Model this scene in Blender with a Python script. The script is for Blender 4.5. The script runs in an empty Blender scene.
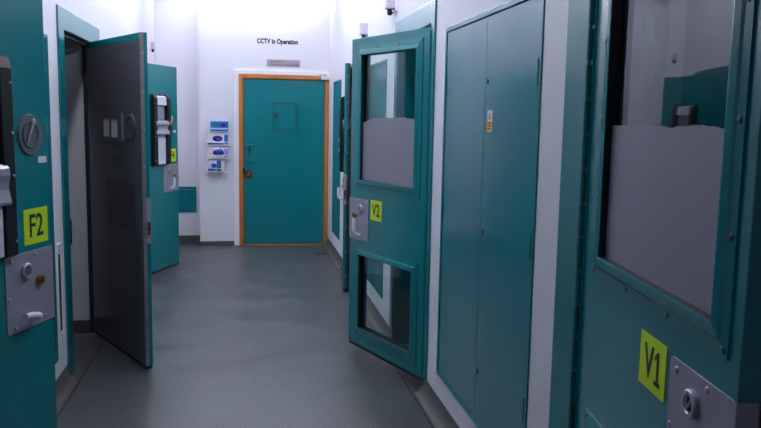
import bpy, bmesh, math, random
from mathutils import Vector, Matrix
random.seed(4)
C = bpy.context.scene.collection
PI = math.pi

# ------------------------------------------------------------------ materials
def lin(c):
    return tuple(((v/255)/12.92 if v/255 <= .04045 else ((v/255+.055)/1.055)**2.4) for v in c)

def mat(name, rgb, rough=.5, metal=0., spec=.5, noise=0., nscale=8., bump=0., bscale=200., rvar=0., coat=0.):
    m = bpy.data.materials.new(name); m.use_nodes = True
    nt = m.node_tree; N = nt.nodes; L = nt.links
    b = N['Principled BSDF']
    col = (*lin(rgb), 1)
    b.inputs['Base Color'].default_value = col
    b.inputs['Roughness'].default_value = rough
    b.inputs['Metallic'].default_value = metal
    b.inputs['Specular IOR Level'].default_value = spec
    b.inputs['Coat Weight'].default_value = coat
    tc = N.new('ShaderNodeTexCoord')
    if noise or rvar:
        n = N.new('ShaderNodeTexNoise'); n.inputs['Scale'].default_value = nscale
        n.inputs['Detail'].default_value = 5
        L.new(tc.outputs['Object'], n.inputs['Vector'])
        if noise:
            mx = N.new('ShaderNodeMix'); mx.data_type = 'RGBA'
            mx.inputs[6].default_value = tuple(v*(1-noise) for v in col[:3])+(1,)
            mx.inputs[7].default_value = tuple(min(1, v*(1+noise)) for v in col[:3])+(1,)
            L.new(n.outputs['Fac'], mx.inputs[0]); L.new(mx.outputs[2], b.inputs['Base Color'])
        if rvar:
            mr = N.new('ShaderNodeMapRange')
            mr.inputs['From Min'].default_value = .3; mr.inputs['From Max'].default_value = .7
            mr.inputs['To Min'].default_value = max(.02, rough-rvar); mr.inputs['To Max'].default_value = rough+rvar
            L.new(n.outputs['Fac'], mr.inputs['Value']); L.new(mr.outputs[0], b.inputs['Roughness'])
    if bump:
        n2 = N.new('ShaderNodeTexNoise'); n2.inputs['Scale'].default_value = bscale
        n2.inputs['Detail'].default_value = 2
        L.new(tc.outputs['Object'], n2.inputs['Vector'])
        bp = N.new('ShaderNodeBump'); bp.inputs['Strength'].default_value = bump; bp.inputs['Distance'].default_value = .002
        L.new(n2.outputs['Fac'], bp.inputs['Height']); L.new(bp.outputs[0], b.inputs['Normal'])
    return m

def floor_mat():
    m = mat('floor_vinyl', (92, 96, 98), .36, spec=.55)
    nt = m.node_tree; N = nt.nodes; L = nt.links; b = N['Principled BSDF']
    tc = N.new('ShaderNodeTexCoord')
    big = N.new('ShaderNodeTexNoise'); big.inputs['Scale'].default_value = 2.3; big.inputs['Detail'].default_value = 6
    big.inputs['Roughness'].default_value = .65
    fine = N.new('ShaderNodeTexNoise'); fine.inputs['Scale'].default_value = 85; fine.inputs['Detail'].default_value = 2
    L.new(tc.outputs['Object'], big.inputs['Vector']); L.new(tc.outputs['Object'], fine.inputs['Vector'])
    r1 = N.new('ShaderNodeMix'); r1.data_type = 'RGBA'
    r1.inputs[6].default_value = (*lin((40, 42, 43)), 1); r1.inputs[7].default_value = (*lin((80, 83, 86)), 1)
    L.new(big.outputs['Fac'], r1.inputs[0])
    mr = N.new('ShaderNodeMapRange')
    mr.inputs['From Min'].default_value = .54; mr.inputs['From Max'].default_value = .66
    mr.inputs['To Min'].default_value = 0; mr.inputs['To Max'].default_value = .45
    L.new(fine.outputs['Fac'], mr.inputs['Value'])
    r2 = N.new('ShaderNodeMix'); r2.data_type = 'RGBA'
    r2.inputs[7].default_value = (*lin((135, 134, 136)), 1)
    L.new(mr.outputs[0], r2.inputs[0]); L.new(r1.outputs[2], r2.inputs[6]); L.new(r2.outputs[2], b.inputs['Base Color'])
    rr = N.new('ShaderNodeMapRange')
    rr.inputs['From Min'].default_value = .3; rr.inputs['From Max'].default_value = .7
    rr.inputs['To Min'].default_value = .28; rr.inputs['To Max'].default_value = .46
    L.new(big.outputs['Fac'], rr.inputs['Value']); L.new(rr.outputs[0], b.inputs['Roughness'])
    bp = N.new('ShaderNodeBump'); bp.inputs['Strength'].default_value = .12; bp.inputs['Distance'].default_value = .001
    L.new(fine.outputs['Fac'], bp.inputs['Height']); L.new(bp.outputs[0], b.inputs['Normal'])
    return m

def glass_mat():
    m = bpy.data.materials.new('vision_glass'); m.use_nodes = True
    nt = m.node_tree; N = nt.nodes; L = nt.links
    N.remove(N['Principled BSDF'])
    t = N.new('ShaderNodeBsdfTransparent'); t.inputs[0].default_value = (.82, .88, .87, 1)
    g = N.new('ShaderNodeBsdfGlossy'); g.inputs['Roughness'].default_value = .01
    lw = N.new('ShaderNodeLayerWeight'); lw.inputs['Blend'].default_value = .5
    pw = N.new('ShaderNodeMath'); pw.operation = 'POWER'; pw.inputs[1].default_value = 5
    ma = N.new('ShaderNodeMath'); ma.operation = 'MULTIPLY_ADD'; ma.inputs[1].default_value = .96; ma.inputs[2].default_value = .04
    L.new(lw.outputs['Facing'], pw.inputs[0]); L.new(pw.outputs[0], ma.inputs[0])
    mx = N.new('ShaderNodeMixShader')
    L.new(ma.outputs[0], mx.inputs[0]); L.new(t.outputs[0], mx.inputs[1]); L.new(g.outputs[0], mx.inputs[2])
    L.new(mx.outputs[0], N['Material Output'].inputs['Surface'])
    return m

def emit_mat(name, rgb, s):
    m = bpy.data.materials.new(name); m.use_nodes = True
    b = m.node_tree.nodes['Principled BSDF']
    b.inputs['Emission Color'].default_value = (*rgb, 1); b.inputs['Emission Strength'].default_value = s
    b.inputs['Base Color'].default_value = (.8, .8, .8, 1)
    return m

def wood_mat():
    m = mat('varnished_timber', (176, 106, 44), .4)
    nt = m.node_tree; N = nt.nodes; L = nt.links; b = N['Principled BSDF']
    tc = N.new('ShaderNodeTexCoord'); mp = N.new('ShaderNodeMapping'); mp.inputs['Scale'].default_value = (30, 30, 1.5)
    n = N.new('ShaderNodeTexNoise'); n.inputs['Scale'].default_value = 3
    L.new(tc.outputs['Object'], mp.inputs[0]); L.new(mp.outputs[0], n.inputs['Vector'])
    mx = N.new('ShaderNodeMix'); mx.data_type = 'RGBA'
    mx.inputs[6].default_value = (*lin((150, 82, 34)), 1); mx.inputs[7].default_value = (*lin((205, 132, 62)), 1)
    L.new(n.outputs['Fac'], mx.inputs[0]); L.new(mx.outputs[2], b.inputs['Base Color'])
    return m

M = {}
M['wall'] = mat('white_wall_paint', (222, 219, 226), .55, spec=.35, bump=.05, bscale=60)
M['ceil'] = mat('ceiling_paint', (225, 224, 232), .8)
M['room'] = mat('room_wall_paint', (196, 192, 202), .6)
M['teal'] = mat('teal_door_paint', (6, 116, 122), .21, spec=.5, noise=.05, nscale=3)
M['frame'] = mat('teal_frame_paint', (6, 116, 122), .2, spec=.5, noise=.05, nscale=3)
M['cup'] = mat('teal_cupboard_paint', (12, 116, 126), .17, spec=.6, noise=.05, nscale=2)
M['inner'] = mat('dark_grey_steel_paint', (92, 88, 96), .3, spec=.5, noise=.08, nscale=4)
M['inner2'] = mat('charcoal_steel', (46, 45, 50), .4)
M['screwhead'] = mat('painted_screw', (20, 74, 80), .35, spec=.6)
M['reflection'] = mat('grey_reflection_tone', (72, 69, 76), .34)  # tone of the dark reflection painted on the inner panel
M['lip'] = mat('worn_steel_edge', (128, 124, 126), .4, metal=.3, noise=.2, nscale=12)
M['steel'] = mat('brushed_steel', (176, 172, 184), .38, metal=.55, noise=.08, nscale=30)
M['lock'] = mat('grey_lock_plate', (152, 148, 164), .42, metal=.25, noise=.05, nscale=20)
M['disc'] = mat('dull_steel_disc', (104, 112, 120), .4, metal=.5)
M['bolt'] = mat('rusty_bolt', (92, 40, 34), .45, metal=.3)
M['brass'] = mat('brass', (150, 120, 50), .35, metal=.8)
M['black'] = mat('black_paint', (7, 7, 9), .4)
M['gasket'] = mat('black_gasket', (12, 13, 15), .6)
M['white'] = mat('white_plastic', (232, 230, 236), .35)
M['card'] = mat('white_card', (214, 210, 224), .6)
M['yellow'] = mat('yellow_green_sign', (196, 226, 16), .5)
M['ink'] = mat('black_ink', (12, 14, 12), .6)
M['grey_ink'] = mat('grey_ink', (84, 58, 74), .6)
M['plaque'] = mat('brushed_plaque', (164, 148, 156), .4, metal=.2)
M['film'] = mat('frosted_film', (138, 134, 146), .55, spec=.3, noise=.03, nscale=6)
M['filmedge'] = M['film']
M['glass'] = glass_mat()
M['wood'] = wood_mat()
M['floor'] = floor_mat()
M['cove'] = mat('vinyl_coving', (84, 80, 78), .5, noise=.12, nscale=20)
M['weld'] = mat('vinyl_weld_bead', (48, 30, 20), .5)
M['blue'] = mat('blue_carton', (22, 92, 176), .45, noise=.35, nscale=14)
M['teal_carton'] = mat('green_carton', (20, 112, 122), .45)
M['purple'] = mat('lilac_carton', (160, 130, 200), .45)
M['darkblue'] = mat('navy_print', (18, 30, 110), .5)
M['lightblue'] = mat('light_blue_print', (110, 170, 226), .5)
M['glove'] = mat('blue_glove', (40, 80, 210), .5)
M['tissue'] = mat('white_tissue', (240, 240, 245), .7)
M['orange'] = mat('amber_print', (240, 170, 10), .5)
M['red'] = mat('red_print', (180, 40, 40), .5)
M['closer'] = mat('aluminium_closer', (216, 214, 220), .35, metal=.2)
M['sens'] = mat('light_box_grey', (196, 188, 204), .5)
M['sensd'] = mat('dark_red_lens', (70, 30, 40), .25)
M['luma'] = mat('white_luminaire', (235, 235, 238), .5)

# ------------------------------------------------------------------ mesh helper
class MB:
    def __init__(s): s.bm = bmesh.new()
    def _t(s, vs, T):
        if T is not None: bmesh.ops.transform(s.bm, matrix=T, verts=vs)
    def box(s, x0, x1, y0, y1, z0, z1, T=None):
        x0, x1 = sorted((x0, x1)); y0, y1 = sorted((y0, y1)); z0, z1 = sorted((z0, z1))
        v = [s.bm.verts.new((x, y, z)) for x in (x0, x1) for y in (y0, y1) for z in (z0, z1)]
        for f in ((0,1,3,2),(4,6,7,5),(0,4,5,1),(2,3,7,6),(0,2,6,4),(1,5,7,3)):
            s.bm.faces.new([v[i] for i in f])
        s._t(v, T); return s
    def prism(s, pts, a, b, axis='y', T=None):
        """polygon of 2-D points swept between a and b along an axis (y: pts are x,z; x: y,z; z: x,y)"""
        def P(p, t):
            return {'y': (p[0], t, p[1]), 'x': (t, p[0], p[1]), 'z': (p[0], p[1], t)}[axis]
        A = [s.bm.verts.new(P(p, a)) for p in pts]; B = [s.bm.verts.new(P(p, b)) for p in pts]
        s.bm.faces.new(A); s.bm.faces.new(B[::-1])
        n = len(pts)
        for i in range(n):
            s.bm.faces.new((A[i], B[i], B[(i+1) % n], A[(i+1) % n]))
        s._t(A+B, T); return s
    def cyl(s, p, q, r, r2=None, n=20, cap=True):
        p = Vector(p); q = Vector(q); d = (q-p); L = d.length
        R = d.to_track_quat('Z', 'Y').to_matrix().to_4x4()
        T = Matrix.Translation((p+q)/2) @ R
        bmesh.ops.create_cone(s.bm, cap_ends=cap, segments=n, radius1=r, radius2=r if r2 is None else r2, depth=L, matrix=T)
        return s
    def ball(s, c, r, sc=(1, 1, 1), n=12):
        T = Matrix.Translation(c) @ Matrix.Diagonal((*sc, 1))
        bmesh.ops.create_uvsphere(s.bm, u_segments=n, v_segments=max(6, n//2), radius=r, matrix=T); return s
    def tube(s, pts, r, n=10):
        pts = [Vector(p) for p in pts]; rings = []
        for i, p in enumerate(pts):
            d = (pts[min(i+1, len(pts)-1)]-pts[max(i-1, 0)]).normalized()
            R = d.to_track_quat('Z', 'Y').to_matrix()
            rr = r[i] if isinstance(r, (list, tuple)) else r
            rings.append([s.bm.verts.new(p + R @ Vector((rr*math.cos(2*PI*k/n), rr*math.sin(2*PI*k/n), 0))) for k in range(n)])
        for a, b in zip(rings, rings[1:]):
            # align rings to avoid twist
            off = min(range(n), key=lambda o: sum((a[k].co-b[(k+o) % n].co).length for k in range(0, n, 3)))
            b[:] = b[off:]+b[:off]
            for k in range(n): s.bm.faces.new((a[k], a[(k+1) % n], b[(k+1) % n], b[k]))
        s.bm.faces.new(rings[0][::-1]); s.bm.faces.new(rings[-1]); return s
    def ring(s, c, r0, r1, h, axis=(0, -1, 0), n=28):
        """annulus of inner r0, outer r1, standing h along the axis from c"""
        a = Vector(axis).normalized(); R = a.to_track_quat('Z', 'Y').to_matrix(); c = Vector(c)
        prof = ((r1, 0), (r1, h*.7), (r1-.25*(r1-r0), h), (r0+.2*(r1-r0), h), (r0, h*.6), (r0, 0))
        rg = [[s.bm.verts.new(c + R @ Vector((r*math.cos(2*PI*k/n), r*math.sin(2*PI*k/n), z))) for k in range(n)] for r, z in prof]
        for i in range(len(rg)):
            a_, b_ = rg[i], rg[(i+1) % len(rg)]
            for k in range(n): s.bm.faces.new((a_[k], a_[(k+1) % n], b_[(k+1) % n], b_[k]))
        return s
    def grid(s, us, zs, holes, w0, w1, plane='xz'):
        """a slab cut on the lines us x zs, cells whose centre falls in a hole left open; only outer faces kept"""
        us = sorted(set(round(u, 5) for u in us)); zs = sorted(set(round(z, 5) for z in zs))
        def solid(i, j):
            if not (0 <= i < len(us)-1 and 0 <= j < len(zs)-1): return False
            u = (us[i]+us[i+1])/2; z = (zs[j]+zs[j+1])/2
            return not any(h[0] < u < h[1] and h[2] < z < h[3] for h in holes)
        V = {}
        def P(i, j, k):
            if (i, j, k) not in V:
                w = w1 if k else w0
                V[i, j, k] = s.bm.verts.new((us[i], w, zs[j]) if plane == 'xz' else (w, us[i], zs[j]))
            return V[i, j, k]
        for i in range(len(us)-1):
            for j in range(len(zs)-1):
                if not solid(i, j): continue
                for k in (0, 1): s.bm.faces.new([P(i, j, k), P(i+1, j, k), P(i+1, j+1, k), P(i, j+1, k)])
                if not solid(i-1, j): s.bm.faces.new([P(i, j, 0), P(i, j+1, 0), P(i, j+1, 1), P(i, j, 1)])
                if not solid(i+1, j): s.bm.faces.new([P(i+1, j, 0), P(i+1, j+1, 0), P(i+1, j+1, 1), P(i+1, j, 1)])
                if not solid(i, j-1): s.bm.faces.new([P(i, j, 0), P(i+1, j, 0), P(i+1, j, 1), P(i, j, 1)])
                if not solid(i, j+1): s.bm.faces.new([P(i, j+1, 0), P(i+1, j+1, 0), P(i+1, j+1, 1), P(i, j+1, 1)])
        return s
    def rrect(s, x0, x1, z0, z1, r, a, b, n=5, axis='y'):
        pts = []
        for cx, cz, st in ((x1-r, z1-r, 0), (x0+r, z1-r, 90), (x0+r, z0+r, 180), (x1-r, z0+r, 270)):
            for k in range(n+1):
                t = math.radians(st+90*k/n); pts.append((cx+r*math.cos(t), cz+r*math.sin(t)))
        return s.prism(pts, a, b, axis)
    def mirror_y(s):
        bmesh.ops.transform(s.bm, matrix=Matrix.Diagonal((1, -1, 1, 1)), verts=s.bm.verts); return s
    def build(s, name, m, parent=None, bevel=0, smooth=False):
        bmesh.ops.recalc_face_normals(s.bm, faces=s.bm.faces)
        me = bpy.data.meshes.new(name); s.bm.to_mesh(me); s.bm.free()
        me.materials.append(M[m] if isinstance(m, str) else m)
        o = bpy.data.objects.new(name, me); C.objects.link(o)
        if parent is not None: o.parent = parent
        if bevel:
            b = o.modifiers.new('bevel', 'BEVEL'); b.width = bevel; b.segments = 2; b.limit_method = 'ANGLE'
            b.angle_limit = math.radians(40)
        if smooth:
            for p in me.polygons: p.use_smooth = True
            try: me.set_sharp_from_angle(angle=math.radians(40))
            except Exception: pass
        return o

def tag(o, label, cat, group=None):
    o['label'] = label; o['category'] = cat; o['kind'] = 'thing'
    if group: o['group'] = group
    return o
def thing(name, loc, label, cat, rotz=0, group=None):
    o = bpy.data.objects.new(name, None); C.objects.link(o)
    o.location = loc; o.rotation_euler = (0, 0, rotz); o.empty_display_size = .1
    return tag(o, label, cat, group)
def struct(o):
    o['kind'] = 'structure'; return o

def text(name, body, size, pos, right, up, m, parent=None, sx=1., depth=.0008, align='CENTER', spacing=1., bold=0.):
    cu = bpy.data.curves.new(name, 'FONT'); cu.body = body; cu.size = size; cu.align_x = align; cu.align_y = 'CENTER'
    cu.extrude = depth; cu.space_character = spacing; cu.offset = bold; cu.resolution_u = 3
    tmp = bpy.data.objects.new('tmp', cu); C.objects.link(tmp)
    bpy.context.view_layer.update()
    dg = bpy.context.evaluated_depsgraph_get()
    me = bpy.data.meshes.new_from_object(tmp.evaluated_get(dg))
    bpy.data.objects.remove(tmp); bpy.data.curves.remove(cu)
    r = Vector(right).normalized(); u = Vector(up).normalized(); n = r.cross(u)
    T = Matrix((( r.x*sx, u.x, n.x, pos[0]), (r.y*sx, u.y, n.y, pos[1]), (r.z*sx, u.z, n.z, pos[2]), (0, 0, 0, 1)))
    me.transform(T); me.name = name
    me.materials.clear(); me.materials.append(M[m])
    o = bpy.data.objects.new(name, me); C.objects.link(o)
    if parent is not None: o.parent = parent
    return o

# ------------------------------------------------------------------ room shell
XW = 1.09; WT = .32; HC = 3.32; YB = 10.0; Y0 = -1.6; XF = 3.3
F2o = (2.255, 3.30, 0, 2.17); F1o = (5.09, 6.02, 0, 2.17); FXo = (7.66, 8.72, 0, 2.17)
V1o = (1.25, 2.335, 0, 2.22); V2o = (4.44, 5.45, 0, 2.22); V3o = (7.14, 8.22, 0, 2.17)
CL = (3.62, 4.70, .20, 2.10)
CR1 = (2.74, 4.14, .223, 2.16); CR2 = (5.90, 6.70, .235, 2.12); CR3 = (8.70, 9.45, .255, 2.09)

def wall_side(name, sx, holes):
    ys = [Y0, 10.57]; zs = [0, HC]
    for h in holes: ys += h[:2]; zs += h[2:]
    b = MB().grid(ys, zs, holes, sx*XW, sx*(XW+WT), 'yz')
    return struct(b.build(name, 'wall'))
wall_side('wall_left', -1, [F2o, F1o, FXo, CL])
wall_side('wall_right', 1, [V1o, V2o, V3o, CR1, CR2, CR3])
struct(MB().box(-XF-.1, XF+.1, Y0-.1, 10.7, -.1, 0).build('floor', 'floor'))
struct(MB().box(-XF-.1, XF+.1, Y0-.1, 10.7, HC, HC+.1).build('ceiling', 'ceil'))
BX = -.545; YR = 10.24
# back wall: pilaster block that carries the door, and the recess beside it
bw = MB().grid([BX, -.005, 1.052, XW-.002], [0, 2.15, HC], [(-.005, 1.052, -1, 2.15)], YB, YB+.35, 'xz')
struct(bw.build('wall_back', 'wall'))
struct(MB().box(-XW+.002, BX-.002, YR, YR+.12, 0, HC).build('wall_back_recess', 'wall'))
struct(MB().box(-.06, 1.085, YB+.36, YB+.5, 0, HC).build('wall_behind_door', 'room'))
struct(MB().box(-XF, XF, Y0-.12, Y0, 0, HC).build('wall_front', 'wall'))
# rooms behind the doors
struct(MB().box(-XF-.1, -XF, Y0, 10.6, 0, HC).build('wall_left_rooms', 'room'))
struct(MB().box(XF, XF+.1, Y0, 10.6, 0, HC).build('wall_right_rooms', 'room'))
for i, y in enumerate((3.5, 6.9)):
    struct(MB().box(-XF, -XW-WT-.001, y, y+.12, 0, HC).build('wall_left_partition', 'room'))
for i, y in enumerate((3.2, 6.6)):
    struct(MB().box(XW+WT+.001, XF, y, y+.12, 0, HC).build('wall_right_partition', 'room'))
for sx, n in ((-1, 'left'), (1, 'right')):
    struct(MB().box(sx*(XW+WT+.001), sx*XF, 10.45, 10.57, 0, HC).build('wall_%s_rooms_end' % n, 'room'))

def cove(name, segs, sx):
    b = MB()
    h = .098; w = .062
    prof = [(0, 0), (0, h), (.004, h)] + [(.006+(w-.006)*(1-math.cos(t)), (h-.012)*(1-math.sin(t))+.002) for t in [k*PI/2/6 for k in range(1, 7)]] + [(w, 0)]
    for y0, y1 in segs:
        pts = [(sx*(XW-p[0]), p[1]) for p in prof]
        b.prism(pts, y0, y1, 'y')
    return struct(b.build(name, 'cove', smooth=True))
cove('baseboard_left', [(3.46, 4.935), (6.305, 7.5), (8.88, YR-.002)], -1)
cove('baseboard_right', [(-1.5, 1.07), (2.345, 4.435), (5.455, 7.075), (8.285, YB-.002)], 1)
b = MB()
b.box(BX, -.115, YB-.014, YB, 0, .055); b.box(BX-.014, BX, YB-.014, YR, 0, .055)
struct(b.build('baseboard_back', 'cove', bevel=.004))
struct(MB().box(-XW+.07, BX-.015, YR-.014, YR, 0, .095).build('baseboard_recess', 'cove', bevel=.004))
struct(MB().box(-XW-.065, -XW-WT, 6.008, 6.0195, 0, .098).build('baseboard_cell', 'cove', bevel=.003))
# vinyl weld lines where the floor sheet meets the coved strip
for sx, n, y0, y1 in ((-1, 'left', 3.3, 10.1), (1, 'right', 2.4, 9.9)):
    struct(MB().box(sx*1.006, sx*1.016, y0, y1, 0, .0015).build('trim_floor_weld_'+n, 'weld'))

# ------------------------------------------------------------------ door frames
def frame(name, sx, outer, opening, rev, zb=0., th=.012, dark=False):
    """flat painted steel frame on the wall face with a lining turned into the opening"""
    y0, y1, zt = outer; o0, o1, _, ot = opening
    b = MB()
    b.grid([y0, o0+.001, o1-.001, y1], [zb, ot-.001, zt], [(o0+.001, o1-.001, -1, ot-.001)], sx*(XW-th), sx*(XW-.0005), 'yz')
    t = .006
    fr = struct(b.build(name, 'frame', bevel=.002)); b = MB()
    b.box(sx*XW, sx*(XW+rev), o0+.0005, o0+t, 0, ot-.001)
    b.box(sx*XW, sx*(XW+rev), o1-t, o1-.0005, 0, ot-.001)
    b.box(sx*XW, sx*(XW+rev), o0+t, o1-t, ot-t, ot-.001)
    # rebate stop
    s = rev-.03
    b.box(sx*(XW+s), sx*(XW+rev), o0+t, o0+t+.016, 0, ot-t)
    b.box(sx*(XW+s), sx*(XW+rev), o1-t-.016, o1-t, 0, ot-t)
    b.box(sx*(XW+s), sx*(XW+rev), o0+t, o1-t, ot-t-.016, ot-t)
    b.build('lining', 'inner2' if dark else 'frame', fr, bevel=.002)
    return fr
frame('trim_1', -1, (2.13, 3.45, 2.30), F2o, .1, dark=True)
f1 = frame('trim_2', -1, (4.943, 6.30, 2.30), F1o, .06, dark=True)
frame('trim_3', -1, (7.51, 8.87, 2.24), FXo, .1, dark=True)
frame('trim_4', 1, (1.08, 2.505, 2.345), V1o, .2, zb=.098)
frame('trim_5', 1, (4.37, 5.55, 2.345), V2o, .2, zb=.098)
frame('trim_6', 1, (7.08, 8.28, 2.20), V3o, .1, dark=True)
# the black ribbed keep on its lock side
b = MB()
b.rrect(-XW-.03, -XW+.012, .825, .99, .012, 5.0975, 5.135)
for k in range(7):
    b.box(-XW-.026, -XW+.008, 5.135, 5.145, .838+k*.0205, .848+k*.0205)
b.build('lock_keep', 'black', f1, bevel=.002)

# ------------------------------------------------------------------ doors
def local_door(name, hinge, direc, label, cat='door'):
    a = math.atan2(direc[1], direc[0])
    return thing(name, (hinge[0], hinge[1], 0), label, cat, a)

def sign(root, s, u0, u1, z0, z1, body, m='yellow', size=.1):
    o = MB().box(u0, u1, -.0022, -.0002, z0, z1)
    if s < 0: o.mirror_y()
    p = o.build('number_sign', m, root); p['label'] = 'yellow-green square sign reading ' + body
    uc = (u0+u1)/2; zc = (z0+z1)/2-.002
    if body[-1] == '1':      # numeral with a flag and a foot
        text('lettering', body[:-1], size, (uc-.021, -.0026*s, zc), (s, 0, 0), (0, 0, 1), 'ink', p, sx=.78, bold=.0012)
        h = size*.355; x = uc+.034
        one = [(x-.018, zc-h), (x+.018, zc-h), (x+.018, zc-h+.010), (x+.0055, zc-h+.010), (x+.0055, zc+h), (x-.004, zc+h), (x-.018, zc+h-.014), (x-.018, zc+h-.025), (x-.0055, zc+h-.015), (x-.0055, zc-h+.010), (x-.018, zc-h+.010)]
        put(MB().prism(one, -.0034, -.0024, 'y'), s, 'lettering', 'ink', p)
    else:
        text('lettering', body, size, (uc, -.0026*s, zc), (s, 0, 0), (0, 0, 1), 'ink', p, sx=.78, bold=.0012)
    return p

def put(mb, s, name, m, parent, **k):
    if s < 0: mb.mirror_y()
    return mb.build(name, m, parent, **k)

def lock_set(root, s, u0, u1, z0, z1, W, T, turned=False, edge=True):
    """steel lock plate on the outer face, folded round the free edge, with keyhole escutcheon, brass cylinder and white lever"""
    b = MB().rrect(u0, u1, z0, z1, .012, -.0035, -.0002)
    if edge: b.box(W+.0002, W+.0035, -.0035, T*.94, z0, z1)
    pl = put(b, s, 'lock_plate', 'lock', root, bevel=.001)
    w = u1-u0; h = z1-z0
    pts = [(.09, .93), (.62, .95), (.07, .42), (.13, .06), (.84, .06), (.95, .5)] if not edge else [(.12, .92), (.62, .94), (.06, .45), (.16, .06), (.8, .08)]
    for (a, c) in pts:
        put(MB().ball((u0+a*w, -.0035, z0+c*h), .0085, (1, .6, 1), 10), s, 'screw', 'steel', pl, smooth=True)
    ku, kz = u0+.41*w, z0+.755*h
    put(MB().ring((ku, -.0035, kz), .019, .032, .012), s, 'escutcheon', 'steel', pl, smooth=True)
    put(MB().cyl((ku, -.0036, kz), (ku, -.0075, kz), .0195), s, 'keyhole', 'black', pl)
    put(MB().box(ku-.002, ku+.002, -.0125, -.0072, kz-.02, kz+.02, Matrix.Translation((ku, 0, kz)) @ Matrix.Rotation(math.radians(35), 4, 'Y') @ Matrix.Translation((-ku, 0, -kz))), s, 'key_bar', 'steel', pl)
    bu, bz = u0+.68*w, z0+.59*h
    put(MB().ring((bu, -.0035, bz), .0095, .019, .016), s, 'lock_cylinder', 'brass', pl, smooth=True)
    put(MB().cyl((bu, -.0036, bz), (bu, -.009, bz), .0098), s, 'cylinder_core', 'bolt', pl)
    hu, hz = (u0+.50*w, z0+.145*h) if turned else (u0+.42*w, z0+.13*h)
    if turned:
        pts = [(hu, -.003, hz), (hu, -.022, hz), (hu-.008, -.04, hz+.003), (hu-.03, -.052, hz+.012), (hu-.07, -.054, hz+.022), (hu-.112, -.052, hz+.028)]
    else:
        pts = [(hu, -.003, hz), (hu, -.022, hz+.002), (hu, -.04, hz+.01), (hu, -.052, hz+.03), (hu, -.054, hz+.07), (hu, -.052, hz+.115)]
    put(MB().tube(pts, [.013, .013, .014, .014, .013, .012], 12), s, 'lever_handle', 'white', pl, smooth=True)
    return pl

def hatch(root, s, u0, u1, z0, z1, rise=0., pr=.05):
    """black serving hatch box with side rails, white card, steel flap"""
    b = MB()
    c = .035
    b.prism([(u0, z0), (u1, z0), (u1, z1-c), (u1-c, z1), (u0+c, z1), (u0, z1-c)], -.0002, -.012, 'y')
    for a0, a1 in ((u0, u0+.075), (u1-.075, u1)):
        d = c
        b.prism([(-.012, z0), (-pr, z0+.01), (-pr, z1-.05), (-.7*pr, z1-.012), (-.012, z1-.004)], a0+.004, a1-.004, 'x')
    p = put(b, s, 'serving_hatch', 'black', root, bevel=.004)
    m0, m1 = u0+.078, u1-.078; zf = z0+.31+rise; q = pr/.05
    put(MB().prism([(-.0125, z1-.02), (-.8*pr, z1-.03), (-.88*pr, z1-.115), (-.0125, z1-.12)], m0, m1, 'x'), s, 'top_flap', 'card', p, bevel=.002)
    put(MB().box(m0+.01, m1-.01, -.0125, -.02, zf+.04, z1-.125), s, 'view_panel', 'lock', p, bevel=.002)
    prof = [(-.0125, zf+.035), (-.04, zf+.035), (-.062, zf+.02), (-.066, zf-.005), (-.056, zf-.03), (-.052, zf-.055), (-.064, zf-.085), (-.072, zf-.10), (-.066, zf-.112), (-.0125, zf-.105)]
    put(MB().prism([(-.0125-(-.0125-a)*.85*q, c) for a, c in prof], m0-.04, m1+.03, 'x'), s, 'hatch_handle', 'steel', p, bevel=.003)
    put(MB().box(m0, m1, -.0125, -.026, z0+.012, zf-.115), s, 'drop_flap', 'card', p, bevel=.002)
    for uu in (u0+.015, u1-.015):
        for zz in (z0+.06, z0+.3, z1-.28, z1-.1):
            put(MB().ball((uu, -pr, zz), .006, (1, .6, 1), 8), s, 'rivet', 'steel', p)
    return p

def hinge_chain(root, s, zb, zt, u=-.006, y=-.011, r=.009):
    b = MB(); n = int((zt-zb)/.105); st = (zt-zb)/n
    for k in range(n):
        z = zb+k*st
        b.cyl((u, y, z+.006), (u, y, z+st-.006), r, n=12)
    b.cyl((u, y, zb), (u, y, zt), r*.55, n=8)
    b.box(u, u+.026, -.0035, -.0002, zb, zt)
    return put(b, s, 'piano_hinge', 'frame', root, smooth=True)

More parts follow.
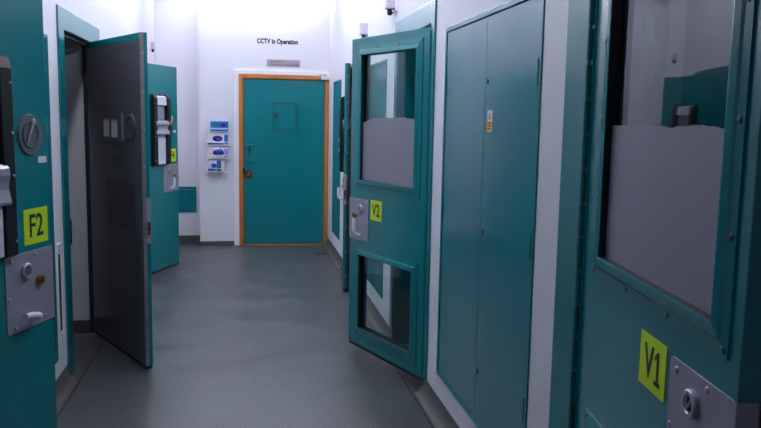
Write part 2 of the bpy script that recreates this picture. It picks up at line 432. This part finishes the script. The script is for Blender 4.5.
TD = .046
def cell_door(hinge, direc, s, label, num, turned=False, W=1.03, zb=.04, zt=2.165, hu=(.44, .79), rise=0., pr=.05, liplook='lip'):
    root = local_door('cell_door', hinge, direc, label)
    put(MB().box(0, W, 0, TD, zb, zt), s, 'door_leaf', 'teal', root, bevel=.003)
    put(MB().box(.004, W-.004, .006, TD-.006, zb-.022, zb-.0002), s, 'dark_gap_strip', 'gasket', root)  # black strip added to darken the lit gap below the leaf
    # inner face: dark panel, observation port, finger recess
    y = TD
    pu0, pu1 = .02, W-.035
    hz0, hz1 = 1.505, 1.63; hu0, hu1 = .325, .605
    p = put(MB().grid([pu0, hu0, hu1, pu1], [zb+.006, hz0, hz1, zt-.045], [(hu0, hu1, hz0, hz1)], y+.0002, y+.003), s, 'inner_panel', 'inner', root)
    p['label'] = 'dark grey inner face of the door'
    b = MB()
    b.grid([hu0-.03, hu0, hu1, hu1+.05], [hz0-.03, hz0, hz1, hz1+.03], [(hu0, hu1, hz0, hz1)], y+.0032, y+.007)
    b.box((hu0+hu1)/2-.012, (hu0+hu1)/2+.012, y+.0032, y+.009, hz0, hz1)
    put(b, s, 'port_frame', 'inner', p, bevel=.002)
    for a0, a1 in ((hu0+.002, (hu0+hu1)/2-.014), ((hu0+hu1)/2+.014, hu1-.002)):
        put(MB().box(a0, a1, y+.0003, y+.0025, hz0+.002, hz1-.002), s, 'port_pane', 'white', p)
    put(MB().box(.695, .707, y+.0032, y+.012, 1.49, 1.665), s, 'cover_strip', 'steel', p)
    put(MB().ring((.84, y+.003, 1.58), .052, .085, .010, (0, 1, 0)), s, 'finger_ring', 'disc', p, smooth=True)
    bb = MB(); bb.ball((.84, y+.0032, 1.58), .055, (1, .1, 1), 20)
    put(bb, s, 'finger_cup', 'disc', p, smooth=True)
    put(MB().box(.36, .90, y+.0032, y+.0048, .90, 1.22), s, 'reflection_patch', 'reflection', p, bevel=.001)  # thin darker slab painting in a soft dark reflection
    for zz in (1.33, 1.36, 1.44):
        put(MB().box(.50, .75, y+.0032, y+.004, zz, zz+.006), s, 'groove', 'inner2', p)
    # steel lip down the inner corner of the free edge with rivets
    e = MB().box(W+.0002, W+.004, TD-.02, TD+.003, zb+.002, zt-.002)
    e.box(W-.012, W+.004, TD+.0002, TD+.0042, zb+.002, zt-.002)
    lip = put(e, s, 'edge_lip', liplook, root)
    for k in range(9):
        put(MB().ball((W+.004, TD-.012, zb+.12+k*.235), .006, (.6, 1, 1), 8), s, 'rivet', 'steel', lip)
    # lock case front on the edge with its bolt
    lp = put(MB().box(W+.0037, W+.0052, .003, .026, .85, 1.135), s, 'lock_faceplate', 'steel', root)
    b = MB().box(W+.0054, W+.022, .006, .023, .925, .985); b.box(W+.0054, W+.014, .007, .022, .90, .92)
    put(b, s, 'latch_bolt', 'bolt', lp, bevel=.003)
    # outer face
    hatch(root, s, hu[0], hu[1], 1.135, 1.87, rise, pr)
    lock_set(root, s, .70, W-.001, .84, 1.137, W, TD-.026, turned)
    du, dz = .882, 1.58
    d = put(MB().cyl((du, -.0002, dz), (du, -.008, dz), .079, .074, n=40), s, 'viewer_cover', 'disc', root, smooth=True)
    put(MB().ring((du-.005, -.008, dz), .045, .052, .003), s, 'cover_groove', 'inner2', d)
    k = MB().tube([(du+.012, -.012, dz+.05), (du-.012, -.013, dz+.01), (du-.03, -.012, dz-.03)], [.007, .005, .004], 8)
    put(k, s, 'pivot_arm', 'steel', d, smooth=True)
    put(MB().ball((du+.012, -.010, dz+.05), .013, (1, .6, 1), 10), s, 'pivot', 'steel', d, smooth=True)
    sign(root, s, .822, .978, 1.16, 1.297, num, size=.125)
    put(MB().box(.93, .985, -.0018, -.0002, 1.47, 1.495), s, 'small_label', 'card', root)
    hinge_chain(root, s, zb+.03, zt-.03)
    return root

def unit(a): 
    l = math.hypot(*a); return (a[0]/l, a[1]/l)
dF2 = unit((.34, .98))
cell_door((-1.09, 2.30), dF2, 1, 'teal cell door with black serving hatch and yellow F2 sign', 'F2', turned=True, W=1.0, hu=(.395, .748), pr=.032)
d1 = unit((.483, -.90))
nx, ny = -d1[1], d1[0]      # outer side of this leaf
cell_door((-1.105+TD*nx, 5.92+TD*ny), d1, -1, 'cell door swung open showing its dark grey inner side and edge', 'F3', W=1.02)
dX = unit((.39, .95))
cell_door((-1.09, 7.70), dX, 1, 'open teal cell door with white card hatch, behind the dark grey door', 'F4', rise=.12)
cell_door((1.085, 8.2), unit((-.15, -.99)), 1, 'cell door ajar and seen edge-on beside the open V2 door', 'V3', liplook='inner2')  # lip coloured dark here to paint in the shaded inner face

def window(root, s, W, u0, u1, z0, z1, film=None):
    pane = put(MB().box(u0-.011, u1+.011, .012, .02, z0-.011, z1+.011), s, 'vision_pane', 'glass', root)
    # gasket
    g = MB().grid([u0-.013, u0+.004, u1-.004, u1+.013], [z0-.013, z0+.004, z1-.004, z1+.013], [(u0+.004, u1-.004, z0+.004, z1-.004)], .0203, .026)
    g.grid([u0-.0115, u0+.001, u1-.001, u1+.0115], [z0-.0115, z0+.001, z1-.001, z1+.0115], [(u0+.001, u1-.001, z0+.001, z1-.001)], -.009, .0117)
    put(g, s, 'gasket', 'gasket', root)
    for side in (0, 1):
        prof = [(-.062, 0), (-.062, .005), (-.036, .007), (-.028, .011), (-.006, .014), (.0005, .013), (.0005, .009)]
        b = MB(); rings = []
        for ins, h in prof:
            y = -h if side == 0 else TD+h
            rings.append([b.bm.verts.new(p) for p in ((u0+ins, y, z0+ins), (u1-ins, y, z0+ins), (u1-ins, y, z1-ins), (u0+ins, y, z1-ins))])
        for a, c in zip(rings, rings[1:]):
            for k in range(4): b.bm.faces.new((a[k], a[(k+1) % 4], c[(k+1) % 4], c[k]))
        bead = put(b, s, 'glazing_bead', 'teal', root)
        nu = max(2, int((u1-u0)/.3)+1); nz = max(2, int((z1-z0)/.22)+1)
        spots = [(u0-.046+(u1-u0+.092)*k/nu, zz) for k in range(nu+1) for zz in (z0-.046, z1+.046)] + \
                [(uu, z0-.046+(z1-z0+.092)*k/nz) for k in range(1, nz) for uu in (u0-.046, u1+.046)]
        for (uu, zz) in spots:
            y = -.0062 if side == 0 else TD+.0062
            put(MB().ball((uu, y, zz), .008, (1, .6, 1), 8), s, 'screw', 'screwhead', bead)
    if film:
        f = put(MB().prism(film, .0098, .0118, 'y'), s, 'frosted_film', 'film', pane)
        f['label'] = 'grey frosted film on the lower half of the pane'

def visit_door(hinge, direc, s, label, num, film, W=.965, zb=.075, zt=2.2, u0=.143, u1=.812, dz=0., lab=(.528, .672), pl=.70):
    root = local_door('visit_room_door', hinge, direc, label)
    wins = [(u0, u1, 1.243+dz, 2.085), (u0, u1, .203, .722)]
    us = [0, u0-.012, u1+.012, W]; zs = [zb, zt]; holes = []
    for w in wins:
        zs += [w[2]-.012, w[3]+.012]; holes.append((u0-.012, u1+.012, w[2]-.012, w[3]+.012))
    put(MB().grid(us, zs, holes, 0, TD), s, 'door_leaf', 'teal', root, bevel=.002)
    put(MB().box(.004, W-.004, .004, TD-.006, zb-.02, zb-.0002), s, 'dark_gap_strip', 'gasket', root)  # added black strip, keeps the gap under the leaf dark
    window(root, s, W, *wins[0], film=film)
    window(root, s, W, *wins[1])
    lock_set(root, s, pl, W-.001, .823+dz, 1.112+dz, W, TD, False)
    sign(root, s, lab[0], lab[1], .985+dz, 1.12+dz, num, size=.118)
    hinge_chain(root, s, zb+.02, zt-.02)
    return root

u0, u1 = .143, .812
film2 = [(u0-.008, 1.236), (u1+.008, 1.236), (u1+.008, 1.632), (u1-.02, 1.638), (.69, 1.664), (.55, 1.668), (.42, 1.672), (.30, 1.673), (.29, 1.678), (.27, 1.668), (u0-.008, 1.665)]
u0, u1 = .182, .908
rr = random.Random(7)
film1 = [(u0-.008, 1.264), (u1+.008, 1.264)]
n = 34
for k in range(n+1):
    u = u1+.008-(u1-u0+.016)*k/n
    film1.append((u, 1.664+.004*math.sin(u*19)+rr.uniform(-.0025, .0025)))
visit_door((1.07, 2.277), unit((-.1392, -.9903)), 1, 'teal visit room door with yellow V1 sign, large grey frosted pane', 'V1', film1, W=1.014, u0=.182, u1=.908, dz=.030, lab=(.525, .685), pl=.712)
visit_door((1.085, 4.462), unit((-.335, .885)), -1, 'open teal glazed door with yellow V2 sign and two windows', 'V2', film2)

# ------------------------------------------------------------------ flush cupboards
def cupboard(name, sx, op, label, seam=None, sticker=False, round_frame=False):
    y0, y1, z0, z1 = op; e = .002
    root = thing(name, (sx*XW, (y0+y1)/2, z0), label, 'cupboard')
    yc = (y0+y1)/2
    def X(d): return -sx*d          # d > 0 stands into the corridor
    b = MB()
    b.box(X(-.28), X(-.27), y0+e-yc, y1-e-yc, e, z1-z0-e)
    for (a, c) in ((y0+e, y0+.02), (y1-.02, y1-e)): b.box(X(-.28), X(-.02), a-yc, c-yc, e, z1-z0-e)
    b.box(X(-.28), X(-.02), y0+e-yc, y1-e-yc, e, .02); b.box(X(-.28), X(-.02), y0+e-yc, y1-e-yc, z1-z0-.02, z1-z0-e)
    b.build('carcass', 'frame', root)
    fw = .026; ho = z1-z0
    b = MB().grid([y0+e-yc, y0+fw-yc, y1-fw-yc, y1-e-yc], [e, fw, ho-fw, ho-e], [(y0+fw-yc, y1-fw-yc, fw, ho-fw)], X(-.02), X(.006), 'yz')
    b.build('surround_frame', 'frame', root, bevel=.002)
    g = .004
    sy = (seam if seam else yc)-yc
    leaves = ((y0+fw+g-yc, sy-.0015), (sy+.0015, y1-fw-g-yc))
    for i, (a, c) in enumerate(leaves):
        d = MB().box(X(-.016), X(.002), a, c, fw+g, ho-fw-g).build('cupboard_door', 'cup', root, bevel=.002)
        outer = a if i == 0 else c
        for hz in (.16*ho, .5*ho, .84*ho):
            MB().cyl((X(.004), outer, hz-.05), (X(.004), outer, hz+.05), .006, n=10).build('hinge', 'frame', d)
        if i == 0 and seam:
            for z in (1.84, 1.155, .49):
                m = MB().cyl((X(.0015), sy-.03, z-z0), (X(.006), sy-.03, z-z0), .011, n=14).build('budget_lock', 'black', d)
        if i == 0 and sticker:
            sb = MB().box(X(.0022), X(.003), sy-.115, sy-.045, 1.615-z0, 1.712-z0).build('warning_sticker', 'card', d)
            sb['label'] = 'white and yellow warning sticker'
            MB().box(X(.0031), X(.0036), sy-.113, sy-.047, 1.617-z0, 1.664-z0).build('yellow_band', 'orange', sb)
            MB().prism([(sy-.095, 1.672-z0), (sy-.065, 1.672-z0), (sy-.08, 1.702-z0)], X(.0031), X(.0036), 'x').build('warning_triangle', 'red', sb)
            for zz in (1.627, 1.640, 1.652):
                MB().box(X(.0037), X(.0040), sy-.107, sy-.055, zz-z0, zz+.005-z0).build('print_line', 'ink', sb)
    return root
cupboard('riser_cupboard', 1, CR1, 'tall flush teal cupboard with a yellow warning sticker', 3.415, True)
cupboard('riser_cupboard', 1, CR2, 'flush teal cupboard seen through the glass of the V2 door', None)
cupboard('riser_cupboard', 1, CR3, 'flush teal cupboard near the timber-framed end door', None)
cupboard('riser_cupboard', -1, CL, 'flush teal cupboard mostly hidden behind the F2 door', None)

# slotted plate on the wall between cupboard and cell frame
r = thing('slotted_plate', (-XW, 4.80, .28), 'tall white wall plate with a dark slot, beside the F2 door edge', 'wall plate')
p = MB().grid([-.05, -.034, .034, .05], [0, .07, .545, .61], [(-.034, .034, .07, .545)], -.002, .007, 'yz').build('plate', 'white', r, bevel=.003)
MB().box(.0008, .003, -.033, .033, .071, .544).build('slot_back', 'weld', r)
for zz in (.02, .045, .565, .59):
    MB().ball((.007, .0, zz), .009, (.6, 1, 1), 8).build('rivet', 'steel', p)

# ------------------------------------------------------------------ end of the corridor
# white architrave and timber lining are the room's trim
b = MB().grid([-.115, -.052, 1.0895], [0, 2.185, 2.235], [(-.052, 1.2, -1, 2.185)], YB-.022, YB-.0005)
struct(b.build('trim_7', 'white', bevel=.003))
b = MB().grid([-.052, -.002, 1.045, 1.0885], [0, 2.135, 2.185], [(-.002, 1.045, -1, 2.135)], YB-.03, YB-.001)
b.grid([-.004, .012, 1.031, 1.051], [0, 2.122, 2.149], [(.012, 1.031, -1, 2.122)], YB+.0, YB+.06)
struct(b.build('trim_8', 'wood', bevel=.004))
struct(MB().box(-.05, 1.088, YB-.03, YB+.06, .0, .012).build('trim_9', 'wood', bevel=.003))
r = thing('corridor_door', (.012, YB-.012, 0), 'closed teal door in an orange timber frame, end of the corridor', 'door')
W = 1.016
def bx(name, m, x0, x1, y0, y1, z0, z1, par, **k): return MB().box(x0, x1, y0, y1, z0, z1).build(name, m, par, **k)
bx('door_leaf', 'teal', .002, W, 0, .05, .02, 2.12, r, bevel=.002)
ah = MB().grid([.35, .372, .662, .684], [1.466, 1.488, 1.832, 1.854], [(.372, .662, 1.488, 1.832)], -.014, -.0003).build('flap_frame', 'teal', r, bevel=.0015)
bx('flap_gap', 'black', .372, .662, -.0012, -.0003, 1.488, 1.832, r)
fl = bx('service_flap', 'cup', .381, .653, -.009, -.0003, 1.497, 1.823, r, bevel=.002)
MB().ring((.41, -.009, 1.67), .006, .024, .01).build('flap_lock', 'black', fl)
bx('print_line', 'ink', .385, .43, -.0098, -.0092, 1.61, 1.618, fl)
MB().cyl((.377, -.012, 1.53), (.377, -.012, 1.60), .006, n=8).build('hinge', 'frame', fl)
MB().cyl((.377, -.012, 1.72), (.377, -.012, 1.79), .006, n=8).build('hinge', 'frame', fl)
pp = bx('pull_plate', 'cup', .02, .125, -.012, -.0003, 1.07, 1.37, r, bevel=.002)
bx('recess', 'black', .060, .082, -.0128, -.0122, 1.17, 1.26, pp)
MB().tube([(.045, -.012, 1.3), (.045, -.035, 1.295), (.07, -.04, 1.29), (.098, -.035, 1.295), (.098, -.012, 1.3)], .009, 8).build('pull_bar', 'cup', pp, smooth=True)
lk = bx('lock_plate', 'bolt', .012, .104, -.006, -.0003, .865, .965, r, bevel=.002)
lk['label'] = 'dark brown square lock plate'
MB().ring((.06, -.006, .915), .012, .026, .012).build('keyhole', 'brass', lk)
bx('edge_strike', 'black', -.011, .006, -.02, .0, .92, 1.0, r)
r = thing('door_closer', (1.0, YB-.031, 2.14), 'silver-white door closer at top corner of the timber frame', 'door closer')
bx('closer_body', 'closer', -.02, .085, -.045, -.001, -.005, .045, r, bevel=.006)
bx('closer_arm', 'closer', -.03, .06, -.04, -.004, .055, .075, r, bevel=.004)
bx('arm_bracket', 'gasket', .02, .05, -.03, -.001, .044, .056, r)

# wall lettering and plaque above the door
t = text('wall_lettering', 'CCTV in Operation', .082, (.43, YB-.0004, 2.597), (1, 0, 0), (0, 0, 1), 'ink', None, sx=.62, bold=.004, spacing=1.02)
# size to the measured width
xs = [v.co.x for v in t.data.vertices]; k = .515/(max(xs)-min(xs)); cx = (max(xs)+min(xs))/2
for v in t.data.vertices: v.co.x = .433+(v.co.x-cx)*k
tag(t, 'black words CCTV in Operation on the white end wall', 'lettering')
r = thing('wall_plaque', (.508, YB+.0015, 2.285), 'small grey plaque with two lines of text above the end door', 'plaque')
pq = MB().rrect(-.208, .208, 0, .088, .004, -.006, 0).build('plate', 'plaque', r)
for body, z, w, x0 in (('AUDIO IS', .063, .165, -.165), ('CONSTANTLY RECORDED', .024, .36, -.165)):
    t = text('lettering', body, .036, (0, -.0068, z), (1, 0, 0), (0, 0, 1), 'grey_ink', pq, align='LEFT')
    xs = [v.co.x for v in t.data.vertices]; k = w/(max(xs)-min(xs)); a = min(xs)
    for v in t.data.vertices: v.co.x = x0+(v.co.x-a)*k

# access panel in the recess
r = thing('access_panel', (-.735, YR-.0005, .40), 'small teal access panel low on the recessed wall', 'access panel')
MB().grid([-.135, -.105, .105, .135], [0, .03, .30, .335], [(-.105, .105, .03, .30)], -.012, 0).build('panel_frame', 'frame', r, bevel=.002)
pd = bx('panel_door', 'cup', -.102, .102, -.009, -.001, .033, .297, r, bevel=.002)
MB().cyl((.07, -.009, .165), (.07, -.014, .165), .012, n=12).build('panel_lock', 'black', pd)

# ------------------------------------------------------------------ wall rack with cartons
RX0, RX1 = -.445, -.175
r = thing('wire_rack', (0, YB+.0065, 0), 'white wire rack of cartons beside the timber-framed door', 'rack')
def wire(pts, rr=.004): return MB().tube(pts, rr, 6).build('wire', 'white', r)
for x in (RX0+.03, RX1-.03): wire([(x, -.005, .945), (x, -.005, 1.66)])
for z, d in ((.955, .15), (1.12, .16), (1.285, .15), (1.455, .135)):
    wire([(RX0, -.006, z), (RX0, -d, z), (RX1, -d, z), (RX1, -.006, z)])
    wire([(RX0, -.006, z+.045), (RX0, -d, z+.045), (RX1, -d, z+.045), (RX1, -.006, z+.045)])
    wire([(RX0+.09, -.006, z), (RX0+.09, -d, z)]); wire([(RX1-.09, -.006, z), (RX1-.09, -d, z)])
def carton(name, x0, x1, z0, z1, d, m, label, deco):
    c = thing(name, ((x0+x1)/2, YB-.014, z0), label, 'carton')
    w = x1-x0; h = z1-z0
    body = bx('carton_body', m, -w/2, w/2, -d, 0, 0, h, c, bevel=.003)
    deco(c, body, w, h, d); return c
def oval(par, name, m, cx, cz, rx, rz, y, t=.002):
    pts = [(cx+rx*math.cos(2*PI*k/24), cz+rz*math.sin(2*PI*k/24)) for k in range(24)]
    return MB().prism(pts, y-t, y, 'y').build(name, m, par)
def tuft(par, name, m, cx, cz, y, s=1., seed=1):
    R = random.Random(seed); b = MB()
    bmesh.ops.create_icosphere(b.bm, subdivisions=3, radius=.035*s, matrix=Matrix.Translation((cx, y-.012, cz)) @ Matrix.Diagonal((1.3, .7, .8, 1)))
    for v in b.bm.verts:
        d = v.co-Vector((cx, y-.012, cz))
        v.co += d*(.35*math.sin(v.co.x*170+R.random())*math.cos(v.co.z*190))
    return b.build(name, m, par, smooth=True)
def deco_a(c, body, w, h, d):
    bx('print_band', 'lightblue', -w/2+.01, w/2-.01, -d-.0015, -d-.0002, h*.12, h*.32, body)
    bx('print_band', 'teal_carton', -w*.38, -w*.12, -d-.0015, -d-.0002, h*.4, h*.85, body)
    oval(body, 'print_mark', 'darkblue', w*.22, h*.6, w*.14, h*.2, -d-.0003)
def deco_b(c, body, w, h, d):
    oval(body, 'opening', 'darkblue', -w*.02, h*.55, w*.24, h*.26, -d-.0003)
    bx('print_band', 'blue', w*.3, w/2-.004, -d-.0015, -d-.0002, h*.1, h*.9, body)
    bx('print_band', 'blue', -w/2+.004, w*.28, -d-.0015, -d-.0002, h*.04, h*.17, body)
    tuft(body, 'glove', 'glove', w*.02, h*.5, -d, .55, 2)
def deco_c(c, body, w, h, d):
    oval(body, 'opening', 'darkblue', w*.02, h*.5, w*.27, h*.3, -d-.0003)
    bx('print_band', 'orange', -w/2+.004, -w*.3, -d-.0015, -d-.0002, h*.3, h*.45, body)
    bx('print_band', 'purple', w*.3, w/2-.004, -d-.0015, -d-.0002, h*.1, h*.9, body)
    tuft(body, 'glove', 'glove', w*.05, h*.66, -d, .9, 3)
    tuft(body, 'tissue', 'tissue', -w*.05, h*.86, -d+.012, .75, 5)
def deco_d(c, body, w, h, d):
    bx('print_band', 'teal_carton', w*.05, w*.32, -d-.0015, -d-.0002, h*.03, h*.97, body)
    oval(body, 'opening', 'glove', -w*.13, h*.5, w*.14, h*.22, -d-.0003)
    tuft(body, 'glove', 'glove', -w*.12, h*.58, -d, .8, 6)
    bx('print_band', 'blue', -w/2+.004, -w*.02, -d-.0015, -d-.0002, h*.04, h*.3, body)
carton('glove_carton', RX0+.045, RX1-.008, 1.462, 1.585, .09, 'blue', 'blue printed carton on top tier of the wire rack', deco_a)
carton('glove_carton', RX0+.006, RX1-.006, 1.292, 1.435, .105, 'card', 'white carton with navy oval opening, second tier of the wire rack', deco_b)
carton('glove_carton', RX0+.006, RX1-.006, 1.127, 1.262, .115, 'card', 'white carton with white tissue and blue gloves spilling out, third tier', deco_c)
carton('glove_carton', RX0+.006, RX1-.06, .962, 1.10, .105, 'card', 'white and green carton with blue glove, lowest tier of the wire rack', deco_d)

# ------------------------------------------------------------------ call indicators on the walls
def indicator(sx, y, z, label, s=1.):
    c = thing('call_indicator', (sx*XW, y, z), label, 'indicator light', group='call indicators above the doors')
    def X(d): return -sx*d
    b = MB().box(X(.0005), X(.07*s), -.05*s, .05*s, -.05*s, .05*s).build('indicator_box', 'sens', c, bevel=.005)
    MB().box(X(-.002), X(.012), -.07*s, .07*s, -.07*s, .07*s).build('back_plate', 'white', c, bevel=.003)
    q = MB().cyl((X(.045*s), 0, -.05*s), (X(.04*s), .0, -.075*s), .018*s, n=14); q.ball((X(.04*s), 0, -.078*s), .022*s, (1, 1, .8), 12)
    q.build('lens', 'sensd', c, smooth=True)
indicator(1, 6.85, 2.44, 'small grey call indicator on the white wall above the edge-on door')
indicator(1, 5.62, 2.50, 'small grey call indicator over the V2 door, cut by photo top')
indicator(-1, 9.7, 2.47, 'small pale call indicator high above the far open cell door', .8)

# floor socket plate by the end door
r = thing('floor_plate', (.93, 9.28, 0), 'small dark metal plate set in the floor near the end door', 'floor plate')
MB().rrect(-.075, .075, -.06, .06, .01, .0002, .006, axis='z').build('plate', 'inner2', r, bevel=.002)
MB().cyl((0, 0, .006), (0, 0, .008), .02, n=16).build('plate_boss', 'disc', r)

# ------------------------------------------------------------------ lights
LUM = emit_mat('lit_diffuser', (.82, .875, 1.0), 35.0)
def luminaire(x, y, Lx, Ly):
    c = thing('unseen_ceiling_light', (x, y, HC), 'unseen slim white linear ceiling light along the top of a corridor wall', 'ceiling light', group='unseen linear ceiling lights along the corridor')
    b = MB()
    for (a0, a1, c0, c1) in ((-Lx/2-.012, -Lx/2, -Ly/2-.012, Ly/2+.012), (Lx/2, Lx/2+.012, -Ly/2-.012, Ly/2+.012), (-Lx/2, Lx/2, -Ly/2-.012, -Ly/2), (-Lx/2, Lx/2, Ly/2, Ly/2+.012)):
        b.box(a0, a1, c0, c1, -.05, .001)
    b.build('housing', 'luma', c)
    MB().box(-Lx/2, Lx/2, -Ly/2, Ly/2, -.06, -.01).build('diffuser', LUM, c)
for x, y in ((.80, 2.75), (.80, 4.7), (-.80, 4.7), (.80, 6.4), (-.80, 6.4), (.80, 8.0), (-.80, 8.0)):  # first strip has no partner: added to light the F2 door
    luminaire(x, y, .12, 1.3)
luminaire(-.02, 9.8, 1.9, .09)  # unseen cross strip added to brighten the end wall and recess

w = bpy.data.worlds.new('World'); bpy.context.scene.world = w; w.use_nodes = True
w.node_tree.nodes['Background'].inputs[0].default_value = (.6, .65, .8, 1)
w.node_tree.nodes['Background'].inputs[1].default_value = .02

# ------------------------------------------------------------------ camera
F = 770.; CX, CY = 380.5, 214.
dy = Vector((243-CX, 115-CY, F)).normalized()
dn = Vector((-116, 6150, F)); dn = (dn-dy*dn.dot(dy)).normalized()
dx = dn.cross(dy)
R = Matrix((dx, dy, -dn)).transposed()       # camera (right, down, forward) from world
cam = bpy.data.cameras.new('camera'); co = bpy.data.objects.new('camera', cam); C.objects.link(co)
right, down, fwd = R[0], R[1], R[2]
MW = Matrix((( right.x, -down.x, -fwd.x, 0), (right.y, -down.y, -fwd.y, 0), (right.z, -down.z, -fwd.z, 1.67), (0, 0, 0, 1)))
co.matrix_world = MW
cam.sensor_fit = 'HORIZONTAL'; cam.sensor_width = 36; cam.lens = 36*F/761
cam.clip_start = .05
sc = bpy.context.scene; sc.camera = co
sc.view_settings.view_transform = 'Standard'; sc.view_settings.look = 'None'
sc.view_settings.exposure = 0.; sc.view_settings.gamma = 1
sc.view_settings.use_curve_mapping = False
sc.cycles.use_denoising = True
sc.cycles.max_bounces = 12; sc.cycles.diffuse_bounces = 6
sc.cycles.sample_clamp_indirect = 6
